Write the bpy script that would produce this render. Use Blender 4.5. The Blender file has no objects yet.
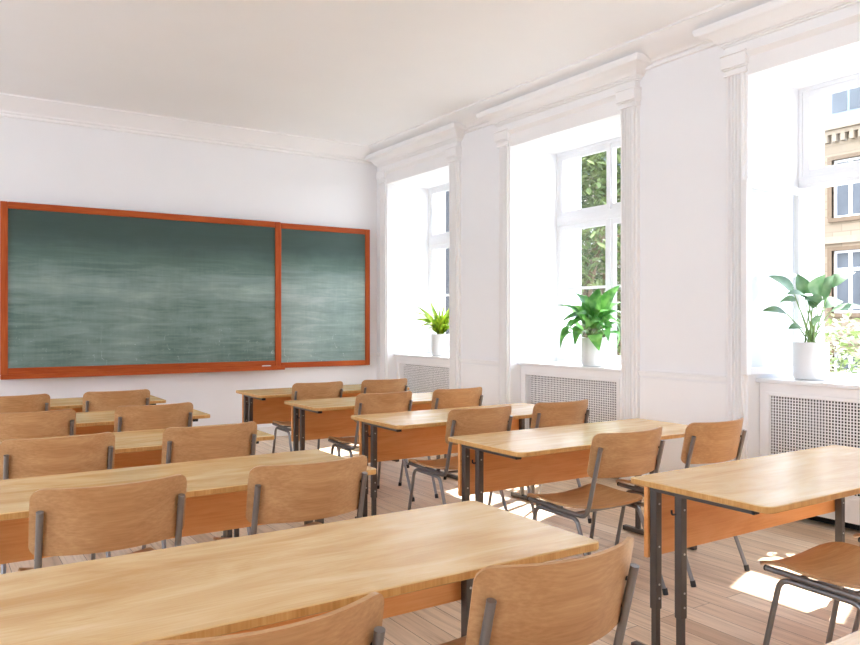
import bpy, bmesh, math, random
from mathutils import Vector, Matrix
PI = math.pi
S = bpy.context.scene
COL = S.collection
rnd = random.Random(7)

# ------------------------------------------------------------------ materials
def mat(name):
    m = bpy.data.materials.new(name); m.use_nodes = True
    nt = m.node_tree
    return m, nt, nt.nodes['Principled BSDF']

def N(nt, kind, **kw):
    n = nt.nodes.new(kind)
    for k, v in kw.items():
        if k in n.inputs: n.inputs[k].default_value = v
        else: setattr(n, k, v)
    return n

def ramp(nt, stops, fac=None):
    r = nt.nodes.new('ShaderNodeValToRGB')
    e = r.color_ramp.elements
    while len(e) < len(stops): e.new(0.5)
    for i, (p, c) in enumerate(stops):
        e[i].position = p; e[i].color = (c[0], c[1], c[2], 1)
    if fac is not None: nt.links.new(fac, r.inputs['Fac'])
    return r

def s2l(r, g, b):
    f = lambda c: (c/255/12.92) if c <= 10 else ((c/255+0.055)/1.055)**2.4
    return (f(r), f(g), f(b))

def plain(name, col, rough=0.5, metal=0.0, var=0.04, scale=6.0, bump=0.0, spec=0.5):
    m, nt, p = mat(name)
    tc = N(nt, 'ShaderNodeTexCoord')
    no = N(nt, 'ShaderNodeTexNoise', Scale=scale, Detail=4.0)
    nt.links.new(tc.outputs['Object'], no.inputs['Vector'])
    lo = tuple(c*(1-var) for c in col); hi = tuple(min(1, c*(1+var)) for c in col)
    r = ramp(nt, [(0.3, lo), (0.7, hi)], no.outputs['Fac'])
    nt.links.new(r.outputs['Color'], p.inputs['Base Color'])
    p.inputs['Roughness'].default_value = rough
    p.inputs['Metallic'].default_value = metal
    p.inputs['Specular IOR Level'].default_value = spec
    if bump:
        b = N(nt, 'ShaderNodeBump', Strength=bump, Distance=0.01)
        nt.links.new(no.outputs['Fac'], b.inputs['Height'])
        nt.links.new(b.outputs['Normal'], p.inputs['Normal'])
    return m

def wood(name, dark, mid, light, rough=0.35, axis=0, stretch=14.0, scale=2.0, spec=0.5, fine=0.35):
    """straight-grained birch or beech; the grain runs along the given local axis"""
    m, nt, p = mat(name)
    tc = N(nt, 'ShaderNodeTexCoord'); oi = N(nt, 'ShaderNodeObjectInfo')
    add = N(nt, 'ShaderNodeVectorMath', operation='ADD')
    mul = N(nt, 'ShaderNodeVectorMath', operation='SCALE'); mul.inputs['Scale'].default_value = 9.0
    comb = N(nt, 'ShaderNodeCombineXYZ')
    for k in 'XYZ': nt.links.new(oi.outputs['Random'], comb.inputs[k])
    nt.links.new(comb.outputs[0], mul.inputs[0])
    nt.links.new(tc.outputs['Object'], add.inputs[0]); nt.links.new(mul.outputs[0], add.inputs[1])
    mp = N(nt, 'ShaderNodeMapping')
    sc = [stretch*0.35]*3; sc[axis] = 1.0
    mp.inputs['Scale'].default_value = sc
    nt.links.new(add.outputs[0], mp.inputs['Vector'])
    n1 = N(nt, 'ShaderNodeTexNoise', Scale=scale, Detail=6.0, Roughness=0.6, Distortion=0.9)
    nt.links.new(mp.outputs[0], n1.inputs['Vector'])
    mp2 = N(nt, 'ShaderNodeMapping')
    sc2 = [95.0]*3; sc2[axis] = 3.0
    mp2.inputs['Scale'].default_value = sc2
    nt.links.new(add.outputs[0], mp2.inputs['Vector'])
    n2 = N(nt, 'ShaderNodeTexNoise', Scale=1.6, Detail=3.0)
    nt.links.new(mp2.outputs[0], n2.inputs['Vector'])
    mx = N(nt, 'ShaderNodeMix'); mx.inputs[0].default_value = fine
    nt.links.new(n1.outputs['Fac'], mx.inputs[2]); nt.links.new(n2.outputs['Fac'], mx.inputs[3])
    r = ramp(nt, [(0.33, dark), (0.5, mid), (0.66, light)], mx.outputs[0])
    nt.links.new(r.outputs['Color'], p.inputs['Base Color'])
    p.inputs['Roughness'].default_value = rough
    p.inputs['Specular IOR Level'].default_value = spec
    return m

def floor_material():
    m, nt, p = mat('oak_planks')
    tc = N(nt, 'ShaderNodeTexCoord')
    mp = N(nt, 'ShaderNodeMapping'); mp.inputs['Rotation'].default_value = (0, 0, PI/2)
    nt.links.new(tc.outputs['Object'], mp.inputs['Vector'])
    br = N(nt, 'ShaderNodeTexBrick', offset=0.37, offset_frequency=2, squash=1.0)
    br.inputs['Color1'].default_value = (0, 0, 0, 1); br.inputs['Color2'].default_value = (1, 1, 1, 1)
    br.inputs['Mortar'].default_value = (0.5, 0.5, 0.5, 1)
    br.inputs['Scale'].default_value = 1.0; br.inputs['Mortar Size'].default_value = 0.0016
    br.inputs['Mortar Smooth'].default_value = 0.2; br.inputs['Bias'].default_value = 0.0
    br.inputs['Brick Width'].default_value = 1.7; br.inputs['Row Height'].default_value = 0.125
    nt.links.new(mp.outputs[0], br.inputs['Vector'])
    # grain, shifted from plank to plank
    mp2 = N(nt, 'ShaderNodeMapping'); mp2.inputs['Scale'].default_value = (26, 1.3, 1)
    ad = N(nt, 'ShaderNodeVectorMath', operation='MULTIPLY_ADD')
    ad.inputs[1].default_value = (7.0, 13.0, 5.0)
    nt.links.new(br.outputs['Color'], ad.inputs[0]); nt.links.new(tc.outputs['Object'], ad.inputs[2])
    nt.links.new(ad.outputs[0], mp2.inputs['Vector'])
    no = N(nt, 'ShaderNodeTexNoise', Scale=1.3, Detail=6.0, Roughness=0.62, Distortion=0.7)
    nt.links.new(mp2.outputs[0], no.inputs['Vector'])
    rp = ramp(nt, [(0.0, s2l(208, 178, 147)), (0.35, s2l(236, 212, 184)), (0.7, s2l(222, 195, 166)), (1.0, s2l(245, 226, 202))], br.outputs['Color'])
    rg = ramp(nt, [(0.3, (0.72, 0.68, 0.63)), (0.55, (1, 1, 1)), (0.75, (1.06, 1.06, 1.05))], no.outputs['Fac'])
    mx = N(nt, 'ShaderNodeMix', data_type='RGBA', blend_type='MULTIPLY'); mx.inputs[0].default_value = 1.0
    nt.links.new(rp.outputs[0], mx.inputs[6]); nt.links.new(rg.outputs[0], mx.inputs[7])
    m2 = N(nt, 'ShaderNodeMix', data_type='RGBA'); m2.inputs[7].default_value = (*s2l(120, 98, 78), 1)
    nt.links.new(br.outputs['Fac'], m2.inputs[0]); nt.links.new(mx.outputs[2], m2.inputs[6])
    nt.links.new(m2.outputs[2], p.inputs['Base Color'])
    p.inputs['Roughness'].default_value = 0.42
    p.inputs['Specular IOR Level'].default_value = 0.35
    return m

def board_material(name, extra):
    m, nt, p = mat(name)
    tc = N(nt, 'ShaderNodeTexCoord')
    def noise(scale, vec, detail=5.0, rough=0.6, dist=0.0):
        mp = N(nt, 'ShaderNodeMapping'); mp.inputs['Scale'].default_value = vec
        nt.links.new(tc.outputs['Object'], mp.inputs['Vector'])
        n = N(nt, 'ShaderNodeTexNoise', Scale=scale, Detail=detail, Roughness=rough, Distortion=dist)
        nt.links.new(mp.outputs[0], n.inputs['Vector'])
        return n.outputs['Fac']
    def math_(op, a, b):
        n = N(nt, 'ShaderNodeMath', operation=op)
        for i, v in enumerate((a, b)):
            if isinstance(v, (int, float)): n.inputs[i].default_value = v
            else: nt.links.new(v, n.inputs[i])
        return n.outputs[0]
    cloud = noise(1.3, (1, 1, 1.3), 5, 0.6)
    sweep = noise(2.2, (0.7, 1, 7), 6, 0.65, 0.8)
    drops = noise(4.0, (9, 1, 0.7), 4, 0.6)
    # where dusters reach: chalk dust thins out over the top third
    sx = N(nt, 'ShaderNodeSeparateXYZ'); nt.links.new(tc.outputs['Object'], sx.inputs[0])
    mr = N(nt, 'ShaderNodeMapRange', interpolation_type='SMOOTHSTEP')
    mr.inputs['From Min'].default_value = 0.62; mr.inputs['From Max'].default_value = 0.12
    nt.links.new(math_('ADD', sx.outputs['Z'], math_('MULTIPLY', math_('SUBTRACT', cloud, 0.5), 0.5)), mr.inputs['Value'])
    band = N(nt, 'ShaderNodeMapRange', interpolation_type='SMOOTHSTEP')
    band.inputs['From Min'].default_value = 0.22; band.inputs['From Max'].default_value = 0.0
    nt.links.new(math_('ABSOLUTE', math_('SUBTRACT', sx.outputs['Z'], 0.04), 0.0), band.inputs['Value'])
    dust = math_('ADD', math_('MULTIPLY', cloud, 0.45), math_('MULTIPLY', sweep, 0.45))
    dust = math_('ADD', dust, math_('MULTIPLY', drops, 0.07))
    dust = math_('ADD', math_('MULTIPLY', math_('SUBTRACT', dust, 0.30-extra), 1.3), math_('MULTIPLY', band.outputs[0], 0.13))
    dust = math_('MULTIPLY', dust, math_('ADD', math_('MULTIPLY', mr.outputs[0], 0.85), 0.12))
    # small chalk flecks low on the board
    fleck = noise(16.0, (1.0, 1, 0.7), 3, 0.7, 2.0)
    low = N(nt, 'ShaderNodeMapRange'); low.inputs['From Min'].default_value = -0.1; low.inputs['From Max'].default_value = -0.75
    nt.links.new(sx.outputs['Z'], low.inputs['Value'])
    fl = N(nt, 'ShaderNodeMapRange'); fl.inputs['From Min'].default_value = 0.63; fl.inputs['From Max'].default_value = 0.74
    nt.links.new(fleck, fl.inputs['Value'])
    dust = math_('ADD', dust, math_('MULTIPLY', math_('MULTIPLY', fl.outputs[0], low.outputs[0]), 0.45))
    r = ramp(nt, [(0.0, BOARD[0]), (0.3, BOARD[1]), (0.62, BOARD[2]), (1.0, BOARD[3])], dust)
    nt.links.new(r.outputs['Color'], p.inputs['Base Color'])
    p.inputs['Roughness'].default_value = 0.5
    p.inputs['Specular IOR Level'].default_value = 0.5
    return m
BOARD = [s2l(38, 62, 56), s2l(84, 110, 102), s2l(138, 158, 151), s2l(196, 206, 202)]

def glass_material():
    m = bpy.data.materials.new('window_glass'); m.use_nodes = True
    nt = m.node_tree; nt.nodes.clear()
    out = N(nt, 'ShaderNodeOutputMaterial')
    tr = N(nt, 'ShaderNodeBsdfTransparent'); gl = N(nt, 'ShaderNodeBsdfGlossy', Roughness=0.02)
    lw = N(nt, 'ShaderNodeLayerWeight', Blend=0.5)
    pw = N(nt, 'ShaderNodeMath', operation='POWER'); pw.inputs[1].default_value = 4.0
    fr = N(nt, 'ShaderNodeMath', operation='MULTIPLY_ADD'); fr.inputs[1].default_value = 0.6; fr.inputs[2].default_value = 0.03
    nt.links.new(lw.outputs['Facing'], pw.inputs[0]); nt.links.new(pw.outputs[0], fr.inputs[0])
    no = N(nt, 'ShaderNodeTexNoise', Scale=0.7)
    tint = ramp(nt, [(0.3, (0.97, 0.985, 0.98)), (0.7, (0.985, 0.99, 0.99))], no.outputs['Fac'])
    nt.links.new(tint.outputs[0], tr.inputs['Color'])
    mx = N(nt, 'ShaderNodeMixShader')
    nt.links.new(fr.outputs[0], mx.inputs[0]); nt.links.new(tr.outputs[0], mx.inputs[1]); nt.links.new(gl.outputs[0], mx.inputs[2])
    nt.links.new(mx.outputs[0], out.inputs['Surface'])
    return m

def leaf_material(name, a, b, c, trans=0.35, rough=0.4, scale=5.0):
    m = bpy.data.materials.new(name); m.use_nodes = True
    nt = m.node_tree; p = nt.nodes['Principled BSDF']; out = nt.nodes['Material Output']
    tc = N(nt, 'ShaderNodeTexCoord')
    no = N(nt, 'ShaderNodeTexNoise', Scale=scale, Detail=3.0)
    nt.links.new(tc.outputs['Object'], no.inputs['Vector'])
    r = ramp(nt, [(0.3, a), (0.5, b), (0.7, c)], no.outputs['Fac'])
    nt.links.new(r.outputs[0], p.inputs['Base Color'])
    p.inputs['Roughness'].default_value = rough
    tl = N(nt, 'ShaderNodeBsdfTranslucent'); nt.links.new(r.outputs[0], tl.inputs['Color'])
    mx = N(nt, 'ShaderNodeMixShader'); mx.inputs[0].default_value = trans
    nt.links.new(p.outputs[0], mx.inputs[1]); nt.links.new(tl.outputs[0], mx.inputs[2])
    nt.links.new(mx.outputs[0], out.inputs['Surface'])
    return m

def stone_material():
    m, nt, p = mat('sandstone_blocks')
    tc = N(nt, 'ShaderNodeTexCoord')
    mp = N(nt, 'ShaderNodeMapping'); mp.inputs['Rotation'].default_value = (PI/2, 0, PI/2)
    sw = N(nt, 'ShaderNodeSeparateXYZ'); cb = N(nt, 'ShaderNodeCombineXYZ')
    nt.links.new(tc.outputs['Object'], sw.inputs[0])
    nt.links.new(sw.outputs['Y'], cb.inputs['X']); nt.links.new(sw.outputs['Z'], cb.inputs['Y'])
    br = N(nt, 'ShaderNodeTexBrick', offset=0.5)
    br.inputs['Color1'].default_value = (*s2l(138, 122, 102), 1); br.inputs['Color2'].default_value = (*s2l(124, 109, 90), 1)
    br.inputs['Mortar'].default_value = (*s2l(116, 104, 86), 1)
    br.inputs['Scale'].default_value = 1.0; br.inputs['Brick Width'].default_value = 0.7; br.inputs['Row Height'].default_value = 0.3
    br.inputs['Mortar Size'].default_value = 0.02
    nt.links.new(cb.outputs[0], br.inputs['Vector'])
    nt.links.new(br.outputs['Color'], p.inputs['Base Color'])
    p.inputs['Roughness'].default_value = 0.85
    return m

M = {}
M['wall'] = plain('white_wall_paint', (0.85, 0.85, 0.86), 0.7, var=0.008, scale=2)
M['ceiling'] = plain('ceiling_paint', (0.86, 0.855, 0.85), 0.8, var=0.008, scale=2)
M['trim'] = plain('white_gloss_trim', (0.87, 0.86, 0.855), 0.45, var=0.008, scale=3)
M['sash'] = plain('white_window_lacquer', (0.79, 0.79, 0.795), 0.35, var=0.005)
M['floor'] = floor_material()
M['top'] = wood('pale_birch_tabletop', s2l(200, 154, 92), s2l(217, 179, 122), s2l(229, 199, 150), 0.26, 0, 11, 2.0, 0.5, 0.22)
M['edge'] = wood('ochre_ply_edge', s2l(186, 132, 66), s2l(204, 152, 86), s2l(216, 170, 106), 0.45, 2, 30, 2.0, 0.4, 0.4)
M['ply'] = wood('beech_plywood', s2l(172, 126, 80), s2l(189, 144, 97), s2l(203, 162, 115), 0.38, 0, 16, 2.2, 0.45, 0.4)
M['panel'] = wood('amber_panel_veneer', s2l(222, 146, 76), s2l(235, 165, 96), s2l(242, 178, 116), 0.4, 0, 12, 2.0, 0.45, 0.35)
M['frame_wood'] = wood('red_brown_board_frame', s2l(150, 62, 24), s2l(172, 78, 32), s2l(188, 96, 44), 0.45, 0, 20, 1.5, 0.2, 0.5)
M['frame_wood_v'] = wood('red_brown_board_frame_upright', s2l(150, 62, 24), s2l(172, 78, 32), s2l(188, 96, 44), 0.45, 2, 20, 1.5, 0.2, 0.5)
M['tube'] = plain('grey_lacquered_steel_tube', (0.27, 0.265, 0.265), 0.34, 0.8, 0.05, 20)
M['post'] = plain('dark_bronze_square_tube', (0.13, 0.115, 0.105), 0.38, 0.7, 0.06, 20)
M['black'] = plain('black_plastic', (0.02, 0.02, 0.021), 0.5)
M['screw'] = plain('bright_zinc', (0.6, 0.6, 0.6), 0.3, 0.9)
M['board'] = board_material('chalkboard_green', 0.14)
M['board_pale'] = board_material('chalkboard_green_sheen', 0.28)  # window gloss on the narrow board, painted in as a paler dust tone
M['chalk'] = plain('white_chalk', (0.88, 0.88, 0.87), 0.9)
M['glass'] = glass_material()
M['cavity_shade'] = plain('grille_cavity_shade', (0.028, 0.026, 0.024), 0.8, spec=0.2)  # near-black colour stands in for the shade behind the grille
M['pot'] = plain('white_ceramic', (0.70, 0.70, 0.70), 0.5, var=0.01)
M['soil'] = plain('potting_soil', (0.06, 0.045, 0.03), 0.95, var=0.3, scale=40)
M['leaf_deep'] = leaf_material('deep_green_leaf', s2l(58, 96, 62), s2l(84, 122, 80), s2l(116, 146, 102), 0.12, 0.5, 9)
M['leaf_mid'] = leaf_material('fresh_green_leaf', s2l(52, 112, 42), s2l(82, 148, 62), s2l(136, 190, 100), 0.18, 0.35, 10)
M['leaf_lime'] = leaf_material('yellow_green_leaf', s2l(92, 130, 30), s2l(140, 170, 40), s2l(196, 204, 70), 0.2, 0.4, 14)
M['stem'] = plain('green_stem', s2l(118, 146, 84), 0.5)
M['tree_leaf'] = leaf_material('tree_leaf', s2l(58, 74, 38), s2l(92, 108, 60), s2l(138, 148, 96), 0.2, 0.5, 1.6)
M['bush_leaf'] = leaf_material('bush_leaf', s2l(84, 104, 54), s2l(122, 138, 84), s2l(196, 192, 176), 0.2, 0.5, 2.6)
M['bark'] = plain('bark', s2l(112, 92, 72), 0.9, var=0.25, scale=8)
M['stone'] = stone_material()
M['stone_band'] = plain('sandstone_band', s2l(136, 122, 104), 0.85, var=0.06)
M['stone_dark'] = plain('brown_window_surround', s2l(104, 86, 66), 0.85, var=0.08)
M['slate'] = plain('grey_blue_roof_metal', s2l(118, 128, 144), 0.6, var=0.06)
M['pane_dark'] = plain('far_window_pane', s2l(86, 90, 94), 0.5, 0.0, 0.12, 1.5, spec=0.15)
M['dark_facade'] = plain('dark_grey_facade', s2l(52, 52, 54), 0.8, var=0.06)
M['lawn'] = plain('courtyard_asphalt', s2l(118, 116, 110), 0.95, var=0.12, scale=3)

# ------------------------------------------------------------------ mesh helpers
class MB:
    """collects vertices and faces of one mesh"""
    def __init__(s): s.v = []; s.f = []
    def add(s, v, f):
        o = len(s.v); s.v += [tuple(p) for p in v]; s.f += [tuple(i+o for i in q) for q in f]
        return s
    def box(s, x0, x1, y0, y1, z0, z1):
        x0, x1 = min(x0, x1), max(x0, x1); y0, y1 = min(y0, y1), max(y0, y1); z0, z1 = min(z0, z1), max(z0, z1)
        return s.add([(x0,y0,z0),(x1,y0,z0),(x1,y1,z0),(x0,y1,z0),(x0,y0,z1),(x1,y0,z1),(x1,y1,z1),(x0,y1,z1)],
                     [(3,2,1,0),(4,5,6,7),(0,1,5,4),(1,2,6,5),(2,3,7,6),(3,0,4,7)])
    def loft(s, rings, closed=True, caps=True):
        n = len(rings[0]); v = [p for r in rings for p in r]; f = []
        for i in range(len(rings)-1):
            for j in range(n if closed else n-1):
                k = (j+1) % n
                f.append((i*n+j, i*n+k, (i+1)*n+k, (i+1)*n+j))
        if caps and closed:
            f.append(tuple(reversed(range(n)))); f.append(tuple((len(rings)-1)*n+j for j in range(n)))
        return s.add(v, f)
    def prism(s, outline, z0, z1, b=0.002):
        """plate from a convex outline with eased edges"""
        cx = sum(p[0] for p in outline)/len(outline); cy = sum(p[1] for p in outline)/len(outline)
        def ring(ins, z):
            r = []
            for i, (x, y) in enumerate(outline):
                a = Vector(outline[i-1]); c = Vector(outline[(i+1) % len(outline)])
                t = (c-a).normalized(); n = Vector((-t.y, t.x))
                if n.dot(Vector((cx-x, cy-y))) < 0: n = -n
                r.append((x+n.x*ins, y+n.y*ins, z))
            return r
        return s.loft([ring(b, z0), ring(0, z0+b), ring(0, z1-b), ring(b, z1)])
    def tube(s, path, r, seg=12, r_end=None):
        path = [Vector(p) for p in path]
        rings = []; t0 = (path[1]-path[0]).normalized()
        u = t0.orthogonal().normalized()
        for i, p in enumerate(path):
            if i == 0: t = t0
            elif i == len(path)-1: t = (path[-1]-path[-2]).normalized()
            else: t = ((path[i]-path[i-1]).normalized()+(path[i+1]-path[i]).normalized()).normalized()
            u = (u-t*u.dot(t)).normalized(); w = t.cross(u)
            rr = r if r_end is None else r+(r_end-r)*i/(len(path)-1)
            rings.append([p+(u*math.cos(2*PI*k/seg)+w*math.sin(2*PI*k/seg))*rr for k in range(seg)])
        return s.loft(rings)
    def lathe(s, prof, c=(0,0,0), seg=32):
        rings = [[(c[0]+r*math.cos(2*PI*k/seg), c[1]+r*math.sin(2*PI*k/seg), c[2]+z) for k in range(seg)] for r, z in prof]
        return s.loft(rings)
    def sheet(s, fn, nu, nv, th):
        """thick curved plate: fn(u, v) in [-1,1]x[0,1] -> point"""
        P = [[Vector(fn(-1+2*i/nu, j/nv)) for i in range(nu+1)] for j in range(nv+1)]
        A = []; B = []
        for j in range(nv+1):
            for i in range(nu+1):
                du = P[j][min(i+1, nu)]-P[j][max(i-1, 0)]; dv = P[min(j+1, nv)][i]-P[max(j-1, 0)][i]
                n = du.cross(dv)
                n = n.normalized() if n.length > 1e-12 else Vector((0, 0, 1))
                A.append(P[j][i]+n*th/2); B.append(P[j][i]-n*th/2)
        W = nu+1; f = []; o = len(A)
        for j in range(nv):
            for i in range(nu):
                a = j*W+i
                f.append((a, a+1, a+W+1, a+W)); f.append((o+a, o+a+W, o+a+W+1, o+a+1))
        rim = [(0, i) for i in range(nu)]+[(j, nu) for j in range(nv)]+[(nv, i) for i in range(nu, 0, -1)]+[(j, 0) for j in range(nv, 0, -1)]
        ids = [j*W+i for j, i in rim]
        for k in range(len(ids)):
            a, b = ids[k], ids[(k+1) % len(ids)]
            f.append((b, a, o+a, o+b))
        return s.add(A+B, f)
    def build(s, name, material, parent=None, smooth=False, loc=None, bevel=0.0):
        me = bpy.data.meshes.new(name)
        me.from_pydata(s.v, [], s.f); me.materials.append(material)
        bm = bmesh.new(); bm.from_mesh(me)
        bmesh.ops.recalc_face_normals(bm, faces=bm.faces)
        if bevel:
            bmesh.ops.bevel(bm, geom=[e for e in bm.edges if len(e.link_faces) == 2 and e.calc_face_angle(0) > 0.9], offset=bevel, segments=2, affect='EDGES', profile=0.5)
        bm.to_mesh(me); bm.free()
        if smooth:
            for p in me.polygons: p.use_smooth = True
            me.set_sharp_from_angle(angle=math.radians(38))
        o = bpy.data.objects.new(name, me); COL.objects.link(o)
        if loc: o.location = loc
        if parent: o.parent = parent
        return o

def fillet(pts, r, n=6):
    """polyline with its inner corners rounded"""
    pts = [Vector(p) for p in pts]; out = [pts[0]]
    for i in range(1, len(pts)-1):
        a = (pts[i-1]-pts[i]).normalized(); b = (pts[i+1]-pts[i]).normalized()
        ang = a.angle(b); d = min(r/math.tan(ang/2), (pts[i-1]-pts[i]).length*0.49, (pts[i+1]-pts[i]).length*0.49)
        p0 = pts[i]+a*d; p1 = pts[i]+b*d
        for k in range(n+1):
            t = k/n
            out.append(p0*(1-t)**2+pts[i]*2*t*(1-t)+p1*t*t)
    out.append(pts[-1])
    return out

def rrect(x0, x1, y0, y1, rs, n=7):
    out = []
    a, b, c, d = rs                                       # far right, far left, near left, near right
    for r, cx, cy, a0 in ((a, x1-a, y1-a, 0), (b, x0+b, y1-b, PI/2), (c, x0+c, y0+c, PI), (d, x1-d, y0+d, 1.5*PI)):
        for k in range(n+1):
            a = a0+PI/2*k/n
            out.append((cx+r*math.cos(a), cy+r*math.sin(a)))
    return out

def empty(name, loc, rz=0.0):
    o = bpy.data.objects.new(name, None); COL.objects.link(o)
    o.location = loc; o.rotation_euler = (0, 0, rz); o.empty_display_size = 0.1
    return o
def tag(o, label, cat, group=None, kind=None):
    o['label'] = label; o['category'] = cat
    if group: o['group'] = group
    if kind: o['kind'] = kind
    return o
def struct(o, label=None, cat=None):
    o['kind'] = 'structure'
    if label: o['label'] = label
    if cat: o['category'] = cat
    return o
def kids(o): return [c for c in ALLKIDS.get(o.name, [])]
ALLKIDS = {}
def index_kids():
    ALLKIDS.clear()
    for o in bpy.data.objects:
        if o.parent: ALLKIDS.setdefault(o.parent.name, []).append(o)
def copy_tree(o, parent=None):
    c = o.copy(); COL.objects.link(c)
    if parent: c.parent = parent
    for ch in kids(o): copy_tree(ch, c)
    return c

# ------------------------------------------------------------------ the room
GZ = -4.2
XW, YF, XL, YB, ZC = 4.78, 8.53, -3.4, -3.7, 3.51     # right wall, front wall, left wall, back wall, ceiling
XG, XO = 5.385, 5.70                                     # window frame plane, outer face of the wall
ZS, ZH = 0.95, 3.055                                     # sill, window head
WIN = [(6.85, 8.21), (4.385, 5.82), (1.80, 3.23), (-0.63, 0.80), (-3.05, -1.62)]  # the last two are unseen, added to let in daylight

struct(MB().box(XL-0.3, XO, YB-0.3, YF+0.3, -0.12, 0).build('floor', M['floor']), 'pale oak plank floor with long boards running towards the chalkboard', 'floor')
struct(MB().box(XL-0.3, XG+0.03, YB-0.3, YF+0.3, ZC, ZC+0.2).build('ceiling', M['ceiling']), 'plain off-white plaster ceiling', 'ceiling')
struct(MB().box(XL, XO, YF, YF+0.3, 0, ZC).build('wall_front', M['wall']), 'white wall behind the chalkboards', 'wall')
LW = [(6.15, 7.65), (3.65, 5.15), (1.15, 2.65), (-1.35, 0.15)]   # unseen windows added in the opposite side wall for fill light
w = MB()
ys = [YF+0.3]+[v for p in LW for v in (p[1], p[0])]+[YB]
for i in range(0, len(ys), 2): w.box(XL-0.3, XL, ys[i+1], ys[i], 0, ZC)
for a, b in LW: w.box(XL-0.3, XL, a, b, 0, ZS); w.box(XL-0.3, XL, a, b, ZH, ZC)
struct(w.build('wall_left', M['wall']), 'white side wall opposite the tall windows', 'wall')
# unseen mass of the classroom's house, added tall to shade the courtyard
w = MB(); w.box(XL-0.3, XO, -24, 44, 3.9, 22); w.box(XL-0.3, XO, YF+0.3, 34, GZ, 3.9); w.box(XL-0.3, XO, -22, YB-2.5, GZ, 3.9)
w.box(XL-0.3, XO, YB-2.5, YF+0.3, GZ, -0.12)
struct(w.build('wall_sky_blocker', M['wall']), 'unseen house mass added above and beside the classroom to block the sky', 'wall')
w = MB()
BW = [(-2.7, -1.25), (-0.2, 1.25), (2.3, 3.75)]          # windows added behind the camera to let in more daylight
ys = [XL]+[v for p in BW for v in p]+[XO]
for i in range(0, len(ys), 2): w.box(ys[i], ys[i+1], YB-0.3, YB, 0, ZC)
for a, b in BW: w.box(a, b, YB-0.3, YB, 0, ZS); w.box(a, b, YB-0.3, YB, ZH, ZC)
struct(w.build('wall_back', M['wall']), 'white back wall with windows added for fill light', 'wall')
w = MB()
ys = [YF]+[v for p in WIN for v in (p[1], p[0])]+[YB]
for i in range(0, len(ys), 2): w.box(XW, XO if i else 5.62, ys[i+1], ys[i], 0, 3.9)
for a, b in WIN: w.box(5.05, XO, a, b, 0, ZS-0.03); w.box(XW, XG+0.05, a, b, ZH, ZC); w.box(XG+0.05, XO, a, b, 3.62, 3.9)
struct(w.build('wall_right', M['wall']), 'white thick wall with the tall windows', 'wall')

# ceiling cornice: two small beads and a shallow cove, mitred round the room
prof = [(0, 3.345), (0.022, 3.35), (0.024, 3.365), (0.014, 3.37), (0.016, 3.378), (0.045, 3.383), (0.05, 3.395)]
prof += [(0.06, 3.402), (0.11, 3.42), (0.18, 3.452), (0.255, 3.49), (0.268, 3.492), (0.268, 3.505)]
prof += [(0.275, ZC), (0, ZC)]
rings = [[(XL+o, YB+o, z), (XW-o, YB+o, z), (XW-o, YF-o, z), (XL+o, YF-o, z)] for o, z in prof]
struct(MB().loft(rings, True, False).build('trim_1', M['trim']), 'white plaster cornice running round the ceiling', 'cornice')

# dado rail and skirting
def rail_run(mb, x0, x1, y0, y1, z0, z1): mb.box(x0, x1, y0, y1, z0, z1)
dr = MB(); bs = MB()
piers = [(WIN[0][1]+0.17, YF), (WIN[1][1]+0.17, WIN[0][0]-0.17), (WIN[2][1]+0.17, WIN[1][0]-0.17), (0.82, WIN[2][0]-0.17), (-1.60, -0.65)]
for a, b in piers:
    dr.box(XW-0.018, XW, a, b, 0.915, 0.94); dr.box(XW-0.028, XW, a, b, 0.94, 0.955)
    dr.box(XW-0.006, XW, a, b, 0.14, 0.90)
    bs.box(XW-0.02, XW, a, b, 0, 0.13)
dr.box(XL, XW, YF-0.018, YF, 0.915, 0.94); dr.box(XL, XW, YF-0.028, YF, 0.94, 0.955)
struct(dr.build('trim_2', M['trim'], bevel=0.004), 'white dado rail along the walls', 'dado rail')
struct(bs.build('baseboard_right', M['trim'], bevel=0.004), 'white skirting along the window wall', 'baseboard')
struct(MB().box(XL, XW, YF-0.02, YF, 0, 0.13).build('baseboard_front', M['trim'], bevel=0.004), 'white skirting below the chalkboards', 'baseboard')

# ------------------------------------------------------------------ windows
def frame_rect(mb, x0, x1, y0, y1, z0, z1, wd):
    mb.box(x0, x1, y0, y0+wd, z0, z1); mb.box(x0, x1, y1-wd, y1, z0, z1)
    mb.box(x0, x1, y0+wd, y1-wd, z0, z0+wd); mb.box(x0, x1, y0+wd, y1-wd, z1-wd, z1)

def sash(root, y0, y1, z0, z1, muntins=(), X=XG, wd=0.052, name='sash', rz=0.0, pivot=None, wy=None):
    py = pivot if pivot is not None else y0
    mb = MB()
    wa, wb = wy or (wd, wd)
    mb.box(-0.022, 0.022, y0-py, y0-py+wa, z0, z1); mb.box(-0.022, 0.022, y1-py-wb, y1-py, z0, z1)
    mb.box(-0.022, 0.022, y0-py+wa, y1-py-wb, z0, z0+wd); mb.box(-0.022, 0.022, y0-py+wa, y1-py-wb, z1-wd, z1)
    for mz in muntins: mb.box(-0.016, 0.016, y0-py+wd, y1-py-wd, mz-0.012, mz+0.012)
    o = mb.build(name, M['sash'], root, loc=(X-root.location.x, py-root.location.y, -root.location.z), bevel=0.003)
    o.rotation_euler = (0, 0, rz)
    MB().box(-0.003, 0.003, y0-py+wa-0.005, y1-py-wb+0.005, z0+wd-0.005, z1-wd+0.005).build('pane', M['glass'], o)
    return o

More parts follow.
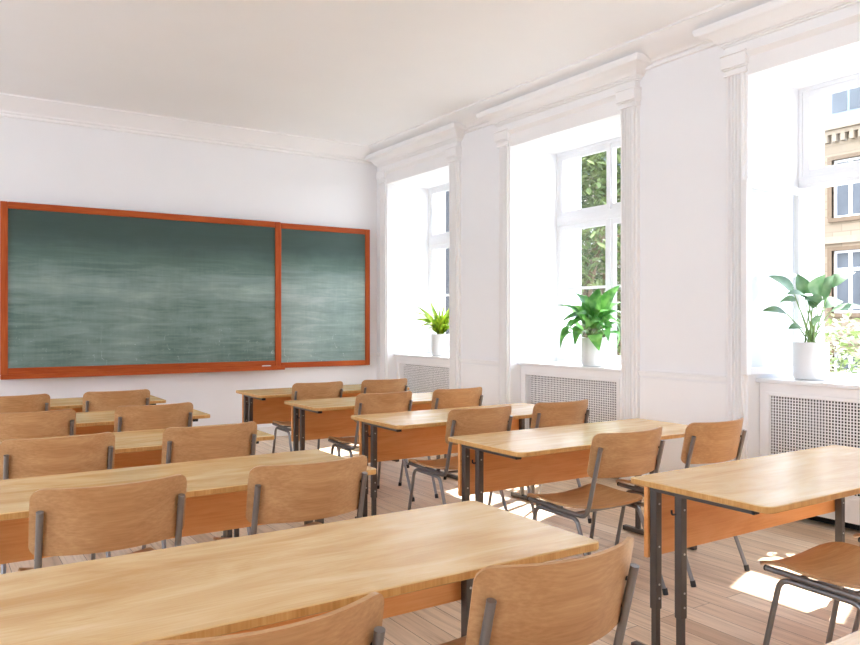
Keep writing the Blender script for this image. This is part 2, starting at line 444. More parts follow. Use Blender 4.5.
def window(n, y0, y1, open_left=False, label=''):
    root = struct(empty('window_%d' % n, (XG, (y0+y1)/2, 0)), label, 'window')
    L = (-XG, -(y0+y1)/2, 0)
    yc = (y0+y1)/2; zt0, zt1 = 2.315, 2.405
    mb = MB()
    frame_rect(mb, XG-0.03, XG+0.05, y0, y1, ZS, ZH, 0.03)
    mb.box(XG-0.045, XG+0.05, y0+0.03, y1-0.03, zt0, zt1)
    mb.box(XG-0.055, XG-0.045, y0+0.03, y1-0.03, zt0+0.03, zt1-0.02)
    mb.box(XG-0.035, XG+0.05, yc-0.022, yc+0.022, zt1, ZH-0.03)
    mb.build('window_frame', M['sash'], root, loc=L, bevel=0.003)
    sash(root, y0+0.03, yc-0.022, zt1, ZH-0.03, wy=(0.052, 0.018))
    sash(root, yc+0.022, y1-0.03, zt1, ZH-0.03, wy=(0.018, 0.052))
    sash(root, y0+0.03, yc-0.001, ZS+0.03, zt0, (1.68,))
    if open_left: sash(root, yc+0.001, y1-0.03, ZS+0.03, zt0, (1.68,), X=XG-0.05, rz=math.radians(-89.5), pivot=y1-0.03)
    else: sash(root, yc+0.001, y1-0.03, ZS+0.03, zt0, (1.68,))
    MB().box(XG-0.032, XG-0.02, yc-0.018, yc+0.018, ZS+0.05, zt0).build('closing_strip', M['sash'], root, loc=(L[0], L[1], 0)) if not open_left else None
    s = MB().box(4.835, XG-0.03, y0, y1, ZS-0.028, ZS)
    s.box(XG+0.05, XO+0.04, y0, y1, ZS-0.03, ZS-0.01)
    s.build('window_sill', M['sash'], root, loc=L, bevel=0.006)
    return root
window(1, *WIN[0], label='tall white casement window nearest the chalkboard')
window(2, *WIN[1], label='middle tall white casement window with tree leaves behind it')
window(3, *WIN[2], True, label='nearest tall white window with its left sash open into the room')
window(4, *WIN[3], label='unseen tall white casement window added beside the camera for fill light')
window(5, *WIN[4], label='unseen tall white casement window added behind the camera for fill light')

def surround(n, y0, y1, label):
    root = struct(empty('trim_%d' % n, (XW, (y0+y1)/2, 0)), label, 'window surround')
    L = (-XW, -(y0+y1)/2, 0)
    W = 0.165
    for side in (0, 1):
        a = y0-W if side == 0 else y1
        pts = [(XW, a), (XW-0.03, a), (XW-0.03, a+0.02), (XW-0.05, a+0.024)]
        nfl = 4; f0 = a+0.034; fw = (W-0.058)/nfl
        for k in range(nfl):
            b0 = f0+k*fw
            pts += [(XW-0.05, b0), (XW-0.05, b0+fw*0.3)]
            for q in range(1, 5): pts.append((XW-0.05+0.020*math.sin(PI*q/5), b0+fw*(0.3+0.7*q/5)))
        pts += [(XW-0.05, a+W-0.024), (XW-0.05, a+W-0.012), (XW-0.042, a+W), (XW, a+W)]
        MB().loft([[(x, y, z) for x, y in pts] for z in (0.16, 3.085)]).build('pilaster', M['trim'], root, loc=L)
        MB().box(XW-0.062, XW, a-0.006, a+W+0.004, 0, 0.16).build('plinth', M['trim'], root, loc=L, bevel=0.005)
        c = MB()
        for (o, z0, z1) in ((0.066, 3.075, 3.095), (0.058, 3.095, 3.115), (0.075, 3.115, 3.125), (0.085, 3.125, 3.212), (0.094, 3.212, 3.222)):
            e = (o-0.05)*0.5
            c.box(XW-o, XW, a-e, a+W+e, z0, z1)
        c.build('capital', M['trim'], root, loc=L, bevel=0.003)
    e = MB()
    a, b = y0-W, y1+W
    e.box(XW-0.045, XW, y0, y1, ZH-0.004, 3.17)
    e.loft([[(XW, y, 3.17), (XW-0.045, y, 3.17), (XW-0.075, y, 3.205), (XW-0.075, y, 3.222), (XW, y, 3.222)] for y in (y0-0.001, y1+0.001)])
    e.box(XW-0.055, XW, a, b, 3.222, 3.285)
    e.build('frieze', M['trim'], root, loc=L)
    pr = [(0.058, 3.28), (0.066, 3.282), (0.066, 3.292), (0.078, 3.296), (0.078, 3.304), (0.09, 3.308)]
    for k in range(7):
        t = k/6
        pr.append((0.095+0.095*(t**1.5), 3.312+0.062*math.sin(t*PI/2)))
    pr += [(0.20, 3.38), (0.207, 3.402), (0.207, 3.425), (0.0, 3.44)]
    rings = [[(XW, a+0.05-o, z), (XW-o, a+0.05-o, z), (XW-o, b-0.05+o, z), (XW, b-0.05+o, z)] for o, z in pr]
    MB().loft(rings).build('cornice', M['trim'], root, loc=L)
surround(3, *WIN[0], 'white fluted pilasters and cornice round the window nearest the chalkboard')
surround(4, *WIN[1], 'white fluted pilasters and cornice round the middle window')
surround(5, *WIN[2], 'white fluted pilasters and cornice round the nearest window')

for i, (a, b) in enumerate(LW):
    root = struct(empty('window_%d' % (9+i), (XL-0.1, (a+b)/2, 0)), 'unseen tall white window added in the opposite side wall for fill light', 'window')
    L = (-(XL-0.1), -(a+b)/2, 0)
    mb = MB(); xx0, xx1 = XL-0.14, XL-0.06
    for y0, y1 in ((a, a+0.08), (b-0.08, b), ((a+b)/2-0.05, (a+b)/2+0.05)): mb.box(xx0, xx1, y0, y1, ZS, ZH)
    for z0, z1 in ((ZS, ZS+0.08), (ZH-0.08, ZH), (2.29, 2.39)): mb.box(xx0+0.002, xx1-0.002, a+0.08, b-0.08, z0, z1)
    mb.build('window_frame', M['sash'], root, loc=L)
    MB().box(XL-0.103, XL-0.097, a+0.04, b-0.04, ZS+0.04, ZH-0.04).build('pane', M['glass'], root, loc=L)
# added back wall windows (behind the camera), there for fill light
for i, (a, b) in enumerate(BW):
    root = struct(empty('window_%d' % (6+i), ((a+b)/2, YB-0.1, 0)), 'unseen tall white window added in the back wall for fill light', 'window')
    L = (-(a+b)/2, -(YB-0.1), 0)
    mb = MB(); yy0, yy1 = YB-0.14, YB-0.06
    for x0, x1 in ((a, a+0.08), (b-0.08, b), ((a+b)/2-0.05, (a+b)/2+0.05)): mb.box(x0, x1, yy0, yy1, ZS, ZH)
    for z0, z1 in ((ZS, ZS+0.08), (ZH-0.08, ZH), (2.29, 2.39)): mb.box(a+0.08, b-0.08, yy0+0.002, yy1-0.002, z0, z1)
    mb.build('window_frame', M['sash'], root, loc=L)
    MB().box(a+0.04, b-0.04, YB-0.103, YB-0.097, ZS+0.04, ZH-0.04).build('pane', M['glass'], root, loc=L)

# ------------------------------------------------------------------ radiator covers
def radiator_cover(y0, y1, label):
    xf = 4.88
    yc = (y0+y1)/2; h = (y1-y0)/2-0.004
    root = tag(empty('radiator_cover', (xf, yc, 0)), label, 'radiator cover', 'radiator covers under the windows')
    g0, g1, gz0, gz1 = -h+0.16, h-0.075, 0.245, 0.835
    mb = MB()
    mb.box(0, 0.02, -h, g0, 0.07, 0.918); mb.box(0, 0.02, g1, h, 0.07, 0.918)
    mb.box(0, 0.02, g0, g1, gz1, 0.918); mb.box(0, 0.02, g0, g1, 0.07, gz0)
    mb.build('panel', M['trim'], root)
    t = MB()
    for a, b, c, d in ((g0-0.025, g0, gz0-0.025, gz1+0.025), (g1, g1+0.025, gz0-0.025, gz1+0.025)): t.box(-0.01, 0.002, a, b, c, d)
    t.box(-0.01, 0.002, g0, g1, gz1, gz1+0.025); t.box(-0.01, 0.002, g0, g1, gz0-0.025, gz0)
    t.build('moulding', M['trim'], root, bevel=0.003)
    g = MB()
    ny = int(round((g1-g0)/0.0205)); nz = int(round((gz1-gz0)/0.0203))
    for k in range(ny+1):
        y = g0+(g1-g0)*k/ny; g.box(0.006, 0.010, y-0.0035, y+0.0035, gz0, gz1)
    for k in range(nz+1):
        z = gz0+(gz1-gz0)*k/nz; g.box(0.0065, 0.0095, g0, g1, z-0.0035, z+0.0035)
    g.build('grille', M['trim'], root)
    r = MB()
    for k in range(14):
        y = g0+0.05+(g1-g0-0.1)*k/13
        r.box(0.045, 0.13, y-0.036, y+0.036, 0.12, 0.80)
    r.box(0.135, 0.16, -h, h, 0.0, 0.918)  # backing sheet, coloured dark so the grille holes read as shade
    r.build('radiator', M['cavity_shade'], root)
    for y in (-h+0.06, h-0.06): MB().box(0.03, 0.12, y-0.03, y+0.03, 0, 0.12).build('foot', M['cavity_shade'], root)
radiator_cover(*WIN[0], 'white radiator cover with square-hole grille under the window nearest the chalkboard')
radiator_cover(*WIN[1], 'white radiator cover with square-hole grille under the middle window')
radiator_cover(*WIN[2], 'white radiator cover with square-hole grille under the nearest window')

# ------------------------------------------------------------------ chalkboards
def chalkboard(x0, x1, z0, z1, yfront, fw, label, tray=False, surface='board'):
    cx, cz = (x0+x1)/2, (z0+z1)/2
    root = tag(empty('chalkboard', (cx, yfront, cz)), label, 'chalkboard')
    hx, hz = (x1-x0)/2, (z1-z0)/2
    MB().box(-hx+fw*0.8, hx-fw*0.8, 0.016, 0.034, -hz+fw*0.8, hz-fw*0.8).build('writing_surface', M[surface], root)
    for z in (hz-fw, -hz): MB().box(-hx+fw, hx-fw, 0, 0.036, z, z+fw).build('frame_rail', M['frame_wood'], root, bevel=0.006)
    for x in (-hx, hx-fw): MB().box(x, x+fw, 0, 0.036, -hz, hz).build('frame_stile', M['frame_wood_v'], root, bevel=0.006)
    if tray:
        t = MB(); t.box(-hx, hx+0.02, -0.07, 0.035, -hz-0.038, -hz-0.004); t.box(-hx, hx+0.02, -0.08, -0.07, -hz-0.038, -hz+0.008)
        t.build('chalk_tray', M['frame_wood'], root, bevel=0.004)
    return root
chalkboard(0.580, 3.44, 0.832, 2.51, 8.42, 0.066, 'wide green chalkboard in a red-brown wooden frame with chalk tray', True)
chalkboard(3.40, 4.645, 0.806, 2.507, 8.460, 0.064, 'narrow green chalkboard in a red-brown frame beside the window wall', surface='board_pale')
ch = MB(); ch.tube([(3.20, 8.385, 0.838), (3.30, 8.385, 0.838)], 0.010, 10)
tag(ch.build('chalk_stick', M['chalk'], smooth=True), 'white stick of chalk lying on the tray of the wide chalkboard', 'chalk')

# ------------------------------------------------------------------ desks
DW, DD, DH = 0.75, 0.305, 0.72
def make_desk():
    root = empty('school_desk', (0, 0, 0))
    tp = MB().prism(rrect(-DW, DW, -DD, DD, (0.02, 0.012, 0.042, 0.016)), DH-0.024, DH, 0.003).build('tabletop', M['top'], root, smooth=True)
    tp.data.materials.append(M['edge'])
    for f in tp.data.polygons:
        if abs(f.normal.z) < 0.5: f.material_index = 1
    MB().box(-0.70, 0.70, 0.257, 0.276, 0.40, DH-0.025).build('modesty_panel', M['panel'], root, bevel=0.002)
    for sx in (-1, 1):
        x = sx*0.676
        rl = MB().box(x-0.016, x+0.016, -0.20, 0.255, DH-0.052, DH-0.0245).build('support_rail', M['post'], root, bevel=0.002)
        MB().box(x-0.017, x+0.017, -0.21, -0.198, DH-0.053, DH-0.0245).build('end_cap', M['black'], rl, bevel=0.003)
        for y in (0.115, 0.236):
            lg = MB().box(x-0.017, x+0.017, y-0.017, y+0.017, 0.20, DH-0.05).build('leg', M['post'], root, bevel=0.004)
            MB().box(x-0.013, x+0.013, y-0.013, y+0.013, 0.028, 0.215).build('leg_extension', M['post'], lg, bevel=0.003)
            for z in (0.245, 0.30, 0.45, 0.62): MB().tube([(x, y-0.0165, z), (x, y-0.0195, z)], 0.0042, 8).build('screw', M['screw'], lg)
        MB().box(x-0.017, x+0.017, -0.20, 0.352, 0.0, 0.03).build('foot_bar', M['post'], root, bevel=0.004)
        hk = MB().tube(fillet([(x+sx*0.012, 0.125, 0.60), (x+sx*0.034, 0.13, 0.60), (x+sx*0.034, 0.13, 0.618)], 0.01), 0.004, 8)
        hk.build('bag_hook', M['black'], root, smooth=True)
    return root

# ------------------------------------------------------------------ chairs
def rounded_hw(v, h, hw, r):
    d = min(v, h-v)
    return hw if d >= r else hw-r+math.sqrt(max(0.0, r*r-(r-d)**2))
def make_chair():
    root = empty('school_chair', (0, 0, 0))
    # backrest: bent plywood, rounded corners, edges sweeping forward
    H, HW, R = 0.216, 0.237, 0.034
    def back(u, t):
        v = H*(0.5-0.5*math.cos(PI*t)); z = 0.612+v
        x = u*rounded_hw(v, H, HW, R)
        s = x/HW
        return (x, -0.028+0.078*s*s-(z-0.70)*0.2, z)
    b = MB().sheet(back, 26, 16, 0.010).build('backrest', M['ply'], root, smooth=True)
    # seat: dished plywood with a rolled front edge
    D, SW = 0.462, 0.222
    def seat(u, t):
        v = D*(0.5-0.5*math.cos(PI*t))
        hw = rounded_hw(v, D, SW+0.012*math.sin(PI*v/D), 0.075)
        x = u*hw; s = x/SW; y = 0.095+v
        z = 0.436+0.020*abs(s)**2.4-0.012*math.exp(-((v-0.18)/0.13)**2)
        if v > D-0.12: z -= 0.030*((v-(D-0.12))/0.12)**2
        if v < 0.08: z += 0.010*((0.08-v)/0.08)**2
        return (x, y, z+0.006)
    MB().sheet(seat, 24, 24, 0.011).build('seat', M['ply'], root, smooth=True)
    for sx in (-1, 1):
        x = sx*0.214
        path = fillet([(x, 0.0, 0.755), (x, 0.088, 0.418), (x, 0.50, 0.430)], 0.06, 9)
        st = MB().tube(path, 0.0108, 12).build('side_tube', M['tube'], root, smooth=True)
        for e in ([(x, 0.50, 0.430), (x, 0.506, 0.430)], [(x, 0.0, 0.755), (x, -0.0012, 0.760)]):
            MB().tube(e, 0.0112, 12).build('end_cap', M['black'] if e[0][1] else M['tube'], st, smooth=True)
        xf = sx*0.226
        leg = fillet([(xf, -0.005, 0.012), (x, 0.155, 0.400), (x, 0.445, 0.405), (xf, 0.525, 0.012)], 0.05, 8)
        lg = MB().tube(leg, 0.0105, 12).build('leg_frame', M['tube'], root, smooth=True)
        for y0, y1 in ((-0.008, -0.001), (0.5265, 0.522)): MB().tube([(xf, y0, 0.0), (xf, y1, 0.03)], 0.0135, 12).build('foot_cap', M['black'], lg, smooth=True)
        for z in (0.655, 0.725):
            yb = (0.755-z)*0.262; yn = -0.028+0.078*(0.214/0.237)**2-(z-0.70)*0.2
            MB().tube([(x, yb, z), (x-sx*0.008, yn-0.002, z-0.001)], 0.0055, 8).build('bolt', M['black'], b, smooth=True)
    for y in (0.2, 0.40): MB().tube([(-0.214, y, 0.412), (0.214, y, 0.412)], 0.008, 10).build('cross_bar', M['tube'], root, smooth=True)
    return root

desk0 = make_desk(); chair0 = make_chair(); index_kids()
# rows: near edge of the desk, y of the chair's posts (row 1 is the farthest from the chalkboard in full view)
LX, RX = 0.846, 3.103
ROWS_L = [(1.55, 1.265), (2.84, 2.615), (3.985, 3.81), (5.13, 4.96), (6.28, 6.11)]
ROWS_R = [(1.52, 1.19), (2.81, 2.525), (3.95, 3.70), (5.09, 4.87), (6.225, 6.02)]
ORD = ['fifth', 'fourth', 'third', 'second', 'first']
first = {'d': True, 'c': True}
def put(kind, proto, x, y, label, cat, group, rz=0.0):
    o = proto if first[kind] else copy_tree(proto)
    first[kind] = False
    o.location = (x, y, 0); o.rotation_euler = (0, 0, rz)
    return tag(o, label, cat, group)
for cname, cx, rows, cps in (('left', LX, ROWS_L, (0.50, 1.197)), ('right', RX, ROWS_R, (2.81, 3.472))):
    for k, (yd, yp) in enumerate(rows):
        o = ORD[k]
        where = 'nearest the chalkboard' if k == 4 else o+' from the chalkboard'
        put('d', desk0, cx, yd+DD, 'two-seat wooden desk on dark metal legs, %s in the %s column' % (where, cname), 'desk', 'two-seat school desks')
        for side, xc in zip(('left', 'right'), cps):
            rz = rnd.uniform(-0.015, 0.015)
            put('c', chair0, xc, yp, 'plywood chair on grey tubes, %s-hand seat of the %s-column desk %s' % (side, cname, where), 'chair', 'plywood school chairs', rz)
put('d', desk0, LX, 0.21+DD, 'wooden desk showing only its corner at the bottom right edge of the photo', 'desk', 'two-seat school desks')

# ------------------------------------------------------------------ potted plants
TH = math.atan2(502, 766)
RV = Vector((math.cos(TH), -math.sin(TH), 0)); FV = Vector((math.sin(TH), math.cos(TH), 0))
def leaf(mb, p0, p1, width, bow=0.03, droop=0.0, fold=0.25, up=Vector((0, 0, 1)), n=10, shape=0.8, curl=0.0):
    """a leaf blade from p0 to p1, bowed along its length and folded on its midrib"""
    p0, p1 = Vector(p0), Vector(p1)
    d = (p1-p0); L = d.length; t = d.normalized()
    side = t.cross(up); side = side.normalized() if side.length > 1e-4 else Vector((1, 0, 0))
    nrm = side.cross(t).normalized()
    if curl: side = (side*math.cos(curl)+nrm*math.sin(curl)).normalized(); nrm = side.cross(t).normalized()
    v = []; f = []
    for i in range(n+1):
        s = i/n
        c = p0+d*s+nrm*bow*math.sin(PI*s)+Vector((0, 0, -droop*s*s))
        w = width*0.5*(math.sin(PI*s**shape)**0.85 if 0 < s < 1 else 0.0)+0.0006
        for q in (-1, -0.55, 0, 0.55, 1):
            v.append(c+side*w*q+nrm*(w*fold*abs(q)))
    for i in range(n):
        for q in range(4):
            a = i*5+q
            f.append((a, a+1, a+6, a+5))
    mb.add(v, f)
def potted(name, x, y, label, build):
    root = tag(empty(name, (x, y, ZS)), label, 'potted plant', 'potted plants on the window sills')
    pr = [(0.0, 0.0), (0.092, 0.0), (0.104, 0.006), (0.110, 0.02), (0.1115, 0.06), (0.112, 0.252), (0.110, 0.256), (0.106, 0.256), (0.104, 0.25), (0.103, 0.225), (0.0, 0.225)]
    MB().lathe(pr, seg=48).build('pot', M['pot'], root, smooth=True)
    MB().lathe([(0.0, 0.226), (0.1025, 0.226), (0.1025, 0.23), (0.05, 0.238), (0.0, 0.24)], seg=32).build('soil', M['soil'], root, smooth=True)
    lf = MB(); st = MB()
    lm = build(lf, st)
    lf.build('foliage', lm, root, smooth=True)
    if st.v: st.build('stem', M['stem'], root, smooth=True)
    return root

def P(r, z, d=0.0): return RV*r+FV*d+Vector((0, 0, z))
def paddle_plant(lf, st):
    # (leaf base r,z,depth) (tip r,z,depth) width bow curl
    spec = [((-0.105, 0.590, 0.02), (-0.270, 0.712, 0.05), 0.105, 0.02, 0.7),
            ((-0.055, 0.560, -0.06), (-0.222, 0.578, -0.12), 0.065, 0.02, 0.6),
            ((-0.020, 0.585, -0.05), (-0.050, 0.480, -0.13), 0.090, 0.02, 0.2),
            ((-0.015, 0.560, 0.05), (-0.048, 0.730, 0.10), 0.085, 0.02, 0.6),
            ((0.015, 0.560, -0.06), (0.050, 0.715, -0.10), 0.115, 0.03, 0.3),
            ((0.095, 0.540, 0.03), (0.165, 0.715, 0.02), 0.125, 0.03, -0.5),
            ((0.150, 0.625, 0.04), (0.340, 0.738, 0.06), 0.085, 0.03, -0.5),
            ((0.110, 0.465, -0.05), (0.345, 0.475, -0.10), 0.060, 0.03, -0.6),
            ((0.140, 0.490, 0.08), (0.300, 0.540, 0.16), 0.080, 0.03, -0.5),
            ((-0.165, 0.450, 0.0), (-0.345, 0.468, -0.03), 0.065, 0.018, 0.7),
            ((-0.080, 0.360, -0.03), (-0.190, 0.345, -0.07), 0.045, 0.012, 0.7),
            ((0.060, 0.350, -0.05), (0.145, 0.295, -0.09), 0.055, 0.015, -0.4),
            ((-0.005, 0.370, -0.05), (0.035, 0.440, -0.09), 0.050, 0.015, 0.5),
            ((-0.060, 0.540, 0.08), (-0.150, 0.520, 0.16), 0.080, 0.02, 0.5),
            ((-0.03, 0.50, -0.09), (-0.12, 0.535, -0.15), 0.06, 0.02, 0.5),
            ((0.060, 0.540, 0.12), (0.090, 0.680, 0.22), 0.100, 0.03, -0.3)]
    for i, (b, t, wd, bow, curl) in enumerate(spec):
        b3 = P(*b); t3 = P(*t)
        leaf(lf, b3, t3, wd*1.3, bow, 0.0, 0.2, n=12, shape=0.72, curl=curl*0.9)
        rt = P(rnd.uniform(-0.03, 0.03), 0.235, rnd.uniform(-0.03, 0.03))
        mid = rt.lerp(b3, 0.55)+Vector((0, 0, 0.02))
        st.tube([rt, rt.lerp(mid, 0.5)+Vector((0, 0, 0.008)), mid, b3], 0.0062, 7, 0.0035)
    return M['leaf_deep']
def lily_plant(lf, st):
    spec = [(-0.16, 0.66, 0.05, .10, .03), (-0.325, 0.546, 0.0, .055, .04), (-0.295, 0.40, -0.05, .10, .06), (-0.30, 0.15, 0.02, .085, .13),
            (-0.19, 0.18, -0.10, .10, .10), (0.013, 0.14, -0.16, .11, .09), (0.19, 0.15, -0.05, .06, .10), (0.24, 0.29, 0.02, .10, .08),
            (0.26, 0.40, 0.06, .075, .05), (0.25, 0.48, -0.02, .085, .04), (0.265, 0.575, 0.05, .09, .03), (0.245, 0.726, 0.05, .13, .02),
            (0.055, 0.70, 0.03, .12, .02), (-0.13, 0.60, 0.02, .10, .02), (-0.11, 0.33, -0.17, .10, .06), (0.03, 0.40, -0.20, .09, .05),
            (0.13, 0.34, -0.17, .10, .06), (-0.02, 0.52, -0.08, .09, .03), (0.11, 0.50, -0.12, .09, .03), (-0.19, 0.46, -0.12, .09, .05),
            (-0.05, 0.64, 0.14, .10, .02), (0.16, 0.60, 0.15, .10, .03), (-0.17, 0.54, 0.18, .09, .04), (0.05, 0.44, 0.22, .10, .05),
            (0.20, 0.38, -0.15, .085, .05), (-0.25, 0.28, 0.12, .09, .08), (-0.24, 0.34, -0.10, .09, .07), (0.10, 0.22, -0.13, .09, .08)]
    for (r, z, d, wd, bow) in spec:
        t3 = P(r, z, d)
        b3 = P(r*0.30, 0.30+(z-0.30)*0.28+0.02, d*0.35)
        leaf(lf, b3, t3, wd*1.2, bow+0.02, 0.0, 0.3, n=12, shape=0.75, curl=(-1 if r > 0 else 1)*rnd.uniform(0.35, 0.95))
        st.tube([P(r*0.08, 0.235, d*0.08), P(r*0.2, 0.27+(z-0.3)*0.1, d*0.2), b3], 0.0045, 6, 0.0028)
    return M['leaf_mid']
def strap_plant(lf, st):
    spec = [(-0.295, 0.58, .05, .05), (-0.335, 0.51, .05, .07), (-0.315, 0.42, .05, .09), (-0.25, 0.33, .055, .09), (-0.12, 0.62, .05, .02),
            (-0.03, 0.63, .055, .0), (0.05, 0.62, .05, .01), (0.12, 0.58, .05, .02), (0.20, 0.52, .05, .05), (0.25, 0.42, .055, .08), (0.0, 0.30, .055, .10), (0.26, 0.30, .05, .08)]
    for k, (r, z, wd, bow) in enumerate(spec):
        d = (-0.10, 0.08, -0.02)[k % 3]
        leaf(lf, P(r*0.1, 0.25, d*0.15), P(r, z+0.01, d), wd*1.5, bow, 0.0, 0.3, n=12, shape=0.62, curl=(-1 if r > 0 else 1)*rnd.uniform(0.4, 0.9))
    for k in range(22):
        a = 2*PI*k/22+rnd.uniform(-0.15, 0.15); L = rnd.uniform(0.14, 0.27); z = rnd.uniform(0.30, 0.58)
        leaf(lf, (0.02*math.cos(a), 0.02*math.sin(a), 0.25), (L*math.cos(a), L*math.sin(a), z), rnd.uniform(0.04, 0.055), 0.05, 0.02, 0.35, n=12, shape=0.62)
    st.tube([(0, 0, 0.235), (0, 0, 0.30)], 0.014, 8, 0.01)
    return M['leaf_lime']
potted('potted_strap_plant', 5.02, 7.43, 'yellow-green strap-leaved plant in a white pot on the window sill nearest the chalkboard', strap_plant)
potted('potted_peace_lily', 4.98, 4.926, 'bushy bright green plant in a white pot on the middle window sill', lily_plant)
potted('potted_paddle_plant', 5.05, 2.954, 'tall paddle-leaved plant in a white pot on the nearest window sill', paddle_plant)

# ------------------------------------------------------------------ outside
GZ = -4.2
struct(MB().box(XO+0.1, 70, -25, 70, GZ-0.2, GZ).build('ground', M['lawn']), 'pale courtyard ground below the windows', 'ground')

def crown(centres, count, size, seed):
    r = random.Random(seed); mb = MB()
    for _ in range(count):
        c, rad = r.choices(centres, [x[1][0]*x[1][1]*x[1][2] for x in centres])[0]
        while True:
            p = Vector((r.uniform(-1, 1), r.uniform(-1, 1), r.uniform(-1, 1)))
            if 0.12 < p.length <= 1: break
        p = Vector((c[0]+p.x*rad[0], c[1]+p.y*rad[1], c[2]+p.z*rad[2]))
        q = Matrix.Rotation(r.uniform(0, 2*PI), 3, 'Z') @ Matrix.Rotation(r.uniform(-0.9, 0.9), 3, 'X') @ Matrix.Rotation(r.uniform(-0.6, 0.6), 3, 'Y')
        s = size*r.uniform(0.7, 1.3)
        pts = [(0, -0.9, 0), (0.42, -0.2, 0.08), (0.36, 0.4, 0.05), (0, 1.0, -0.1), (-0.36, 0.4, 0.05), (-0.42, -0.2, 0.08)]
        mb.add([p+q @ (Vector(a)*s) for a in pts], [(0, 1, 2, 3), (0, 3, 4, 5)])
    return mb
def tree(name, x, y, trunk_h, centres, count, size, seed, m, label, cat):
    root = tag(empty(name, (x, y, GZ)), label, cat)
    crown(centres, count, size, seed).build('foliage', m, root, loc=(0, 0, -GZ))
    t = MB(); t.tube([(0, 0, 0), (0.1, 0, trunk_h*0.5), (0, 0.1, trunk_h)], 0.22, 10, 0.12)
    t.build('trunk', M['bark'], root, smooth=True)
    b = MB(); r = random.Random(seed+1)
    for c, rad in centres:
        for _ in range(3):
            e = Vector((c[0]+r.uniform(-0.6, 0.6)*rad[0], c[1]+r.uniform(-0.6, 0.6)*rad[1], c[2]-GZ+r.uniform(-0.4, 0.7)*rad[2]))
            s0 = Vector((0, 0.05, trunk_h*r.uniform(0.6, 1.0)))
            b.tube([s0, s0.lerp(e, 0.5)+Vector((r.uniform(-.2, .2), r.uniform(-.2, .2), 0.25)), e], 0.07, 7, 0.015)
    b.build('branch', M['bark'], root, smooth=True)
tree('leafy_tree', 12.4, 12.6, 6.0, [((0, 0, 3.4), (2.3, 3.0, 3.2)), ((0.2, 1.2, 1.0), (1.8, 2.2, 1.8)), ((0, -0.6, 5.2), (1.8, 2.2, 1.6))], 17000, 0.105, 3, M['tree_leaf'],
     'leafy green tree outside the middle window', 'tree')
tree('flowering_bush', 12.0, 7.0, 4.4, [((0, 0, 0.1), (1.5, 2.0, 1.45)), ((-0.3, 0.6, -0.6), (1.4, 1.8, 1.2)), ((0.3, -1.0, 0.5), (1.1, 1.2, 1.0))], 6500, 0.07, 5, M['bush_leaf'],
     'pale flowering bush outside the nearest window', 'bush')

# stone apartment house across the courtyard
BX, BY0, BY1 = 29.0, 8.6, 33.2
bl = tag(empty('stone_building', (BX, (BY0+BY1)/2, GZ)), 'sandstone apartment house with white windows across the courtyard', 'building')
LB = (-BX, -(BY0+BY1)/2, -GZ)
cols = [y for y in (10.1, 12.8, 15.5, 18.2, 20.9, 23.6, 26.3, 29.0, 31.7)]
rows = [(5.33, 7.55), (1.7, 4.08), (-2.2, 0.2)]
HWN = 0.62
wl = MB()
zs = [GZ]+[v for r in sorted(rows) for v in r]+[8.2]
for i in range(0, len(zs), 2): wl.box(BX, BX+6, BY0, BY1, zs[i], zs[i+1])
for a, b in rows:
    e = [BY0]+[v for c in cols for v in (c-HWN, c+HWN)]+[BY1]
    for i in range(0, len(e), 2): wl.box(BX, BX+6, e[i], e[i+1], a, b)
    wl.box(BX+0.4, BX+6, BY0+0.1, BY1-0.1, a, b)
wl.build('wall', M['stone'], bl, loc=LB)
MB().box(BX+0.02, BX+6, BY0-0.1, BY1+0.1, 8.2, 8.9).build('parapet', M['stone_band'], bl, loc=LB)
cn = MB(); cn.box(BX-0.35, BX+0.1, BY0-0.2, BY1+0.2, 8.66, 8.92); cn.box(BX-0.2, BX+0.1, BY0-0.1, BY1+0.1, 8.5, 8.66)
k = BY0
while k < BY1: cn.box(BX-0.2, BX+0.05, k, k+0.16, 8.22, 8.5); k += 0.33
for z0, z1 in ((4.35, 4.62), (0.55, 0.85)): cn.box(BX-0.12, BX+0.05, BY0, BY1, z0, z1)
cn.build('cornice', M['stone_band'], bl, loc=LB)
rf = MB()
rf.loft([[(BX-0.1, y, 8.92), (BX+0.9, y, 11.9), (BX+6, y, 12.4), (BX+6, y, 8.92)] for y in (BY0, BY1)])
rf.build('roof', M['slate'], bl, loc=LB)
for c in cols:
    d = MB().box(BX+0.02, BX+1.6, c-0.85, c+0.85, 8.93, 10.9)
    dm = d.build('dormer', M['slate'], bl, loc=LB)
    MB().box(BX-0.0, BX+0.03, c-0.62, c-0.05, 9.35, 10.7).box(BX-0.0, BX+0.03, c+0.05, c+0.62, 9.35, 10.7).build('pane', M['pane_dark'], dm)
    for a, b in rows:
        f = MB(); g = 0.07
        x0, x1 = BX+0.16, BX+0.24
        frame_rect(f, x0, x1, c-HWN, c+HWN, a, b, 0.09)
        f.box(x0, x1, c-0.07, c+0.07, a+0.09, b-0.09); f.box(x0+0.001, x1, c-HWN+0.09, c+HWN-0.09, b-0.78, b-0.66)
        fr = f.build('window', M['sash'], bl, loc=LB)
        MB().box(BX+0.19, BX+0.21, c-HWN+0.05, c+HWN-0.05, a+0.05, b-0.05).build('pane', M['pane_dark'], fr)
        MB().box(BX-0.12, BX+0.16, c-HWN-0.1, c+HWN+0.1, a-0.16, a).build('sill', M['stone_dark'], fr)
        t = MB(); t.box(BX-0.05, BX+0.1, c-HWN-0.16, c-HWN, a, b); t.box(BX-0.05, BX+0.1, c+HWN, c+HWN+0.16, a, b); t.box(BX-0.05, BX+0.1, c-HWN-0.16, c+HWN+0.16, b, b+0.14)
        t.build('surround', M['stone_dark'], fr)

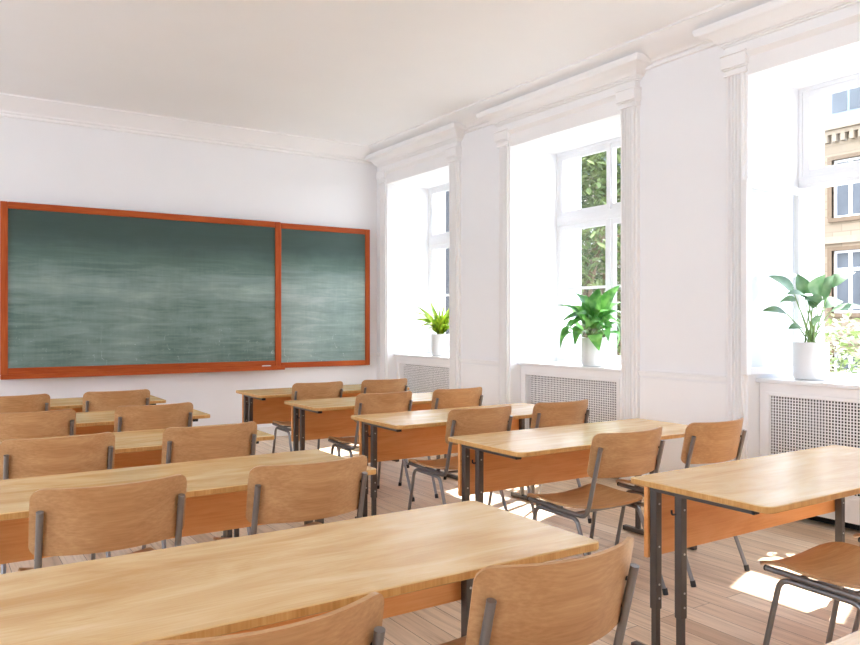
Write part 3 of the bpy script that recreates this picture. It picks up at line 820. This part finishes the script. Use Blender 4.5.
db = tag(empty('dark_building', (22, 34.5, GZ)), 'dark grey house seen as a sliver in the window nearest the chalkboard', 'building')
LD = (-22, -34.5, -GZ)
MB().box(19.5, 26, 28.5, 40, GZ, 11).build('wall', M['dark_facade'], db, loc=LD)
MB().box(19.3, 26.2, 28.3, 40.2, 11, 11.5).build('roof', M['slate'], db, loc=LD)

# ------------------------------------------------------------------ light
SKY = (4.5, 3.4)
sun = bpy.data.lights.new('sun', 'SUN'); sun.energy = 11.0; sun.angle = math.radians(0.6); sun.color = (1.0, 0.985, 0.96)
so = bpy.data.objects.new('sun', sun); COL.objects.link(so)
so.rotation_euler = Vector((-1, -0.36, -1.483)).to_track_quat('-Z', 'Y').to_euler()
so.location = (12, 6, 14)
wd = bpy.data.worlds.new('sky'); S.world = wd; wd.use_nodes = True
nt = wd.node_tree; bg = nt.nodes['Background']
tc = N(nt, 'ShaderNodeTexCoord'); sx = N(nt, 'ShaderNodeSeparateXYZ')
nt.links.new(tc.outputs['Generated'], sx.inputs[0])
r = ramp(nt, [(0.0, (0.84, 0.92, 1.08)), (0.15, (0.84, 0.93, 1.12)), (0.8, (0.78, 0.91, 1.16))], sx.outputs['Z'])
# the half of the sky away from the sun is set somewhat brighter, as fill
dt = N(nt, 'ShaderNodeVectorMath', operation='DOT_PRODUCT'); dt.inputs[1].default_value = Vector((1, 0.0, 0.45)).normalized()
nt.links.new(tc.outputs['Generated'], dt.inputs[0])
gl = N(nt, 'ShaderNodeMapRange', interpolation_type='SMOOTHSTEP')
gl.inputs['From Min'].default_value = -0.25; gl.inputs['From Max'].default_value = 0.8
gl.inputs['To Min'].default_value = SKY[0]; gl.inputs['To Max'].default_value = SKY[1]
nt.links.new(dt.outputs['Value'], gl.inputs['Value'])
nt.links.new(r.outputs[0], bg.inputs['Color']); nt.links.new(gl.outputs[0], bg.inputs['Strength'])

# ------------------------------------------------------------------ camera
cam = bpy.data.cameras.new('camera'); co = bpy.data.objects.new('camera', cam); COL.objects.link(co)
cam.sensor_width = 36.0; cam.lens = 766*36/860; cam.clip_start = 0.02; cam.clip_end = 200
co.location = (0, 0, 1.34); co.rotation_euler = (PI/2, 0, -TH)
S.camera = co
S.view_settings.view_transform = 'Standard'; S.view_settings.look = 'None'
S.view_settings.gamma = 1.0; S.view_settings.use_curve_mapping = False
S.view_settings.exposure = 1.12
S.cycles.use_denoising = True
S.cycles.max_bounces = 14; S.cycles.diffuse_bounces = 8; S.cycles.transparent_max_bounces = 16
S.cycles.sample_clamp_indirect = 8.0
S.cycles.caustics_reflective = False; S.cycles.caustics_refractive = False
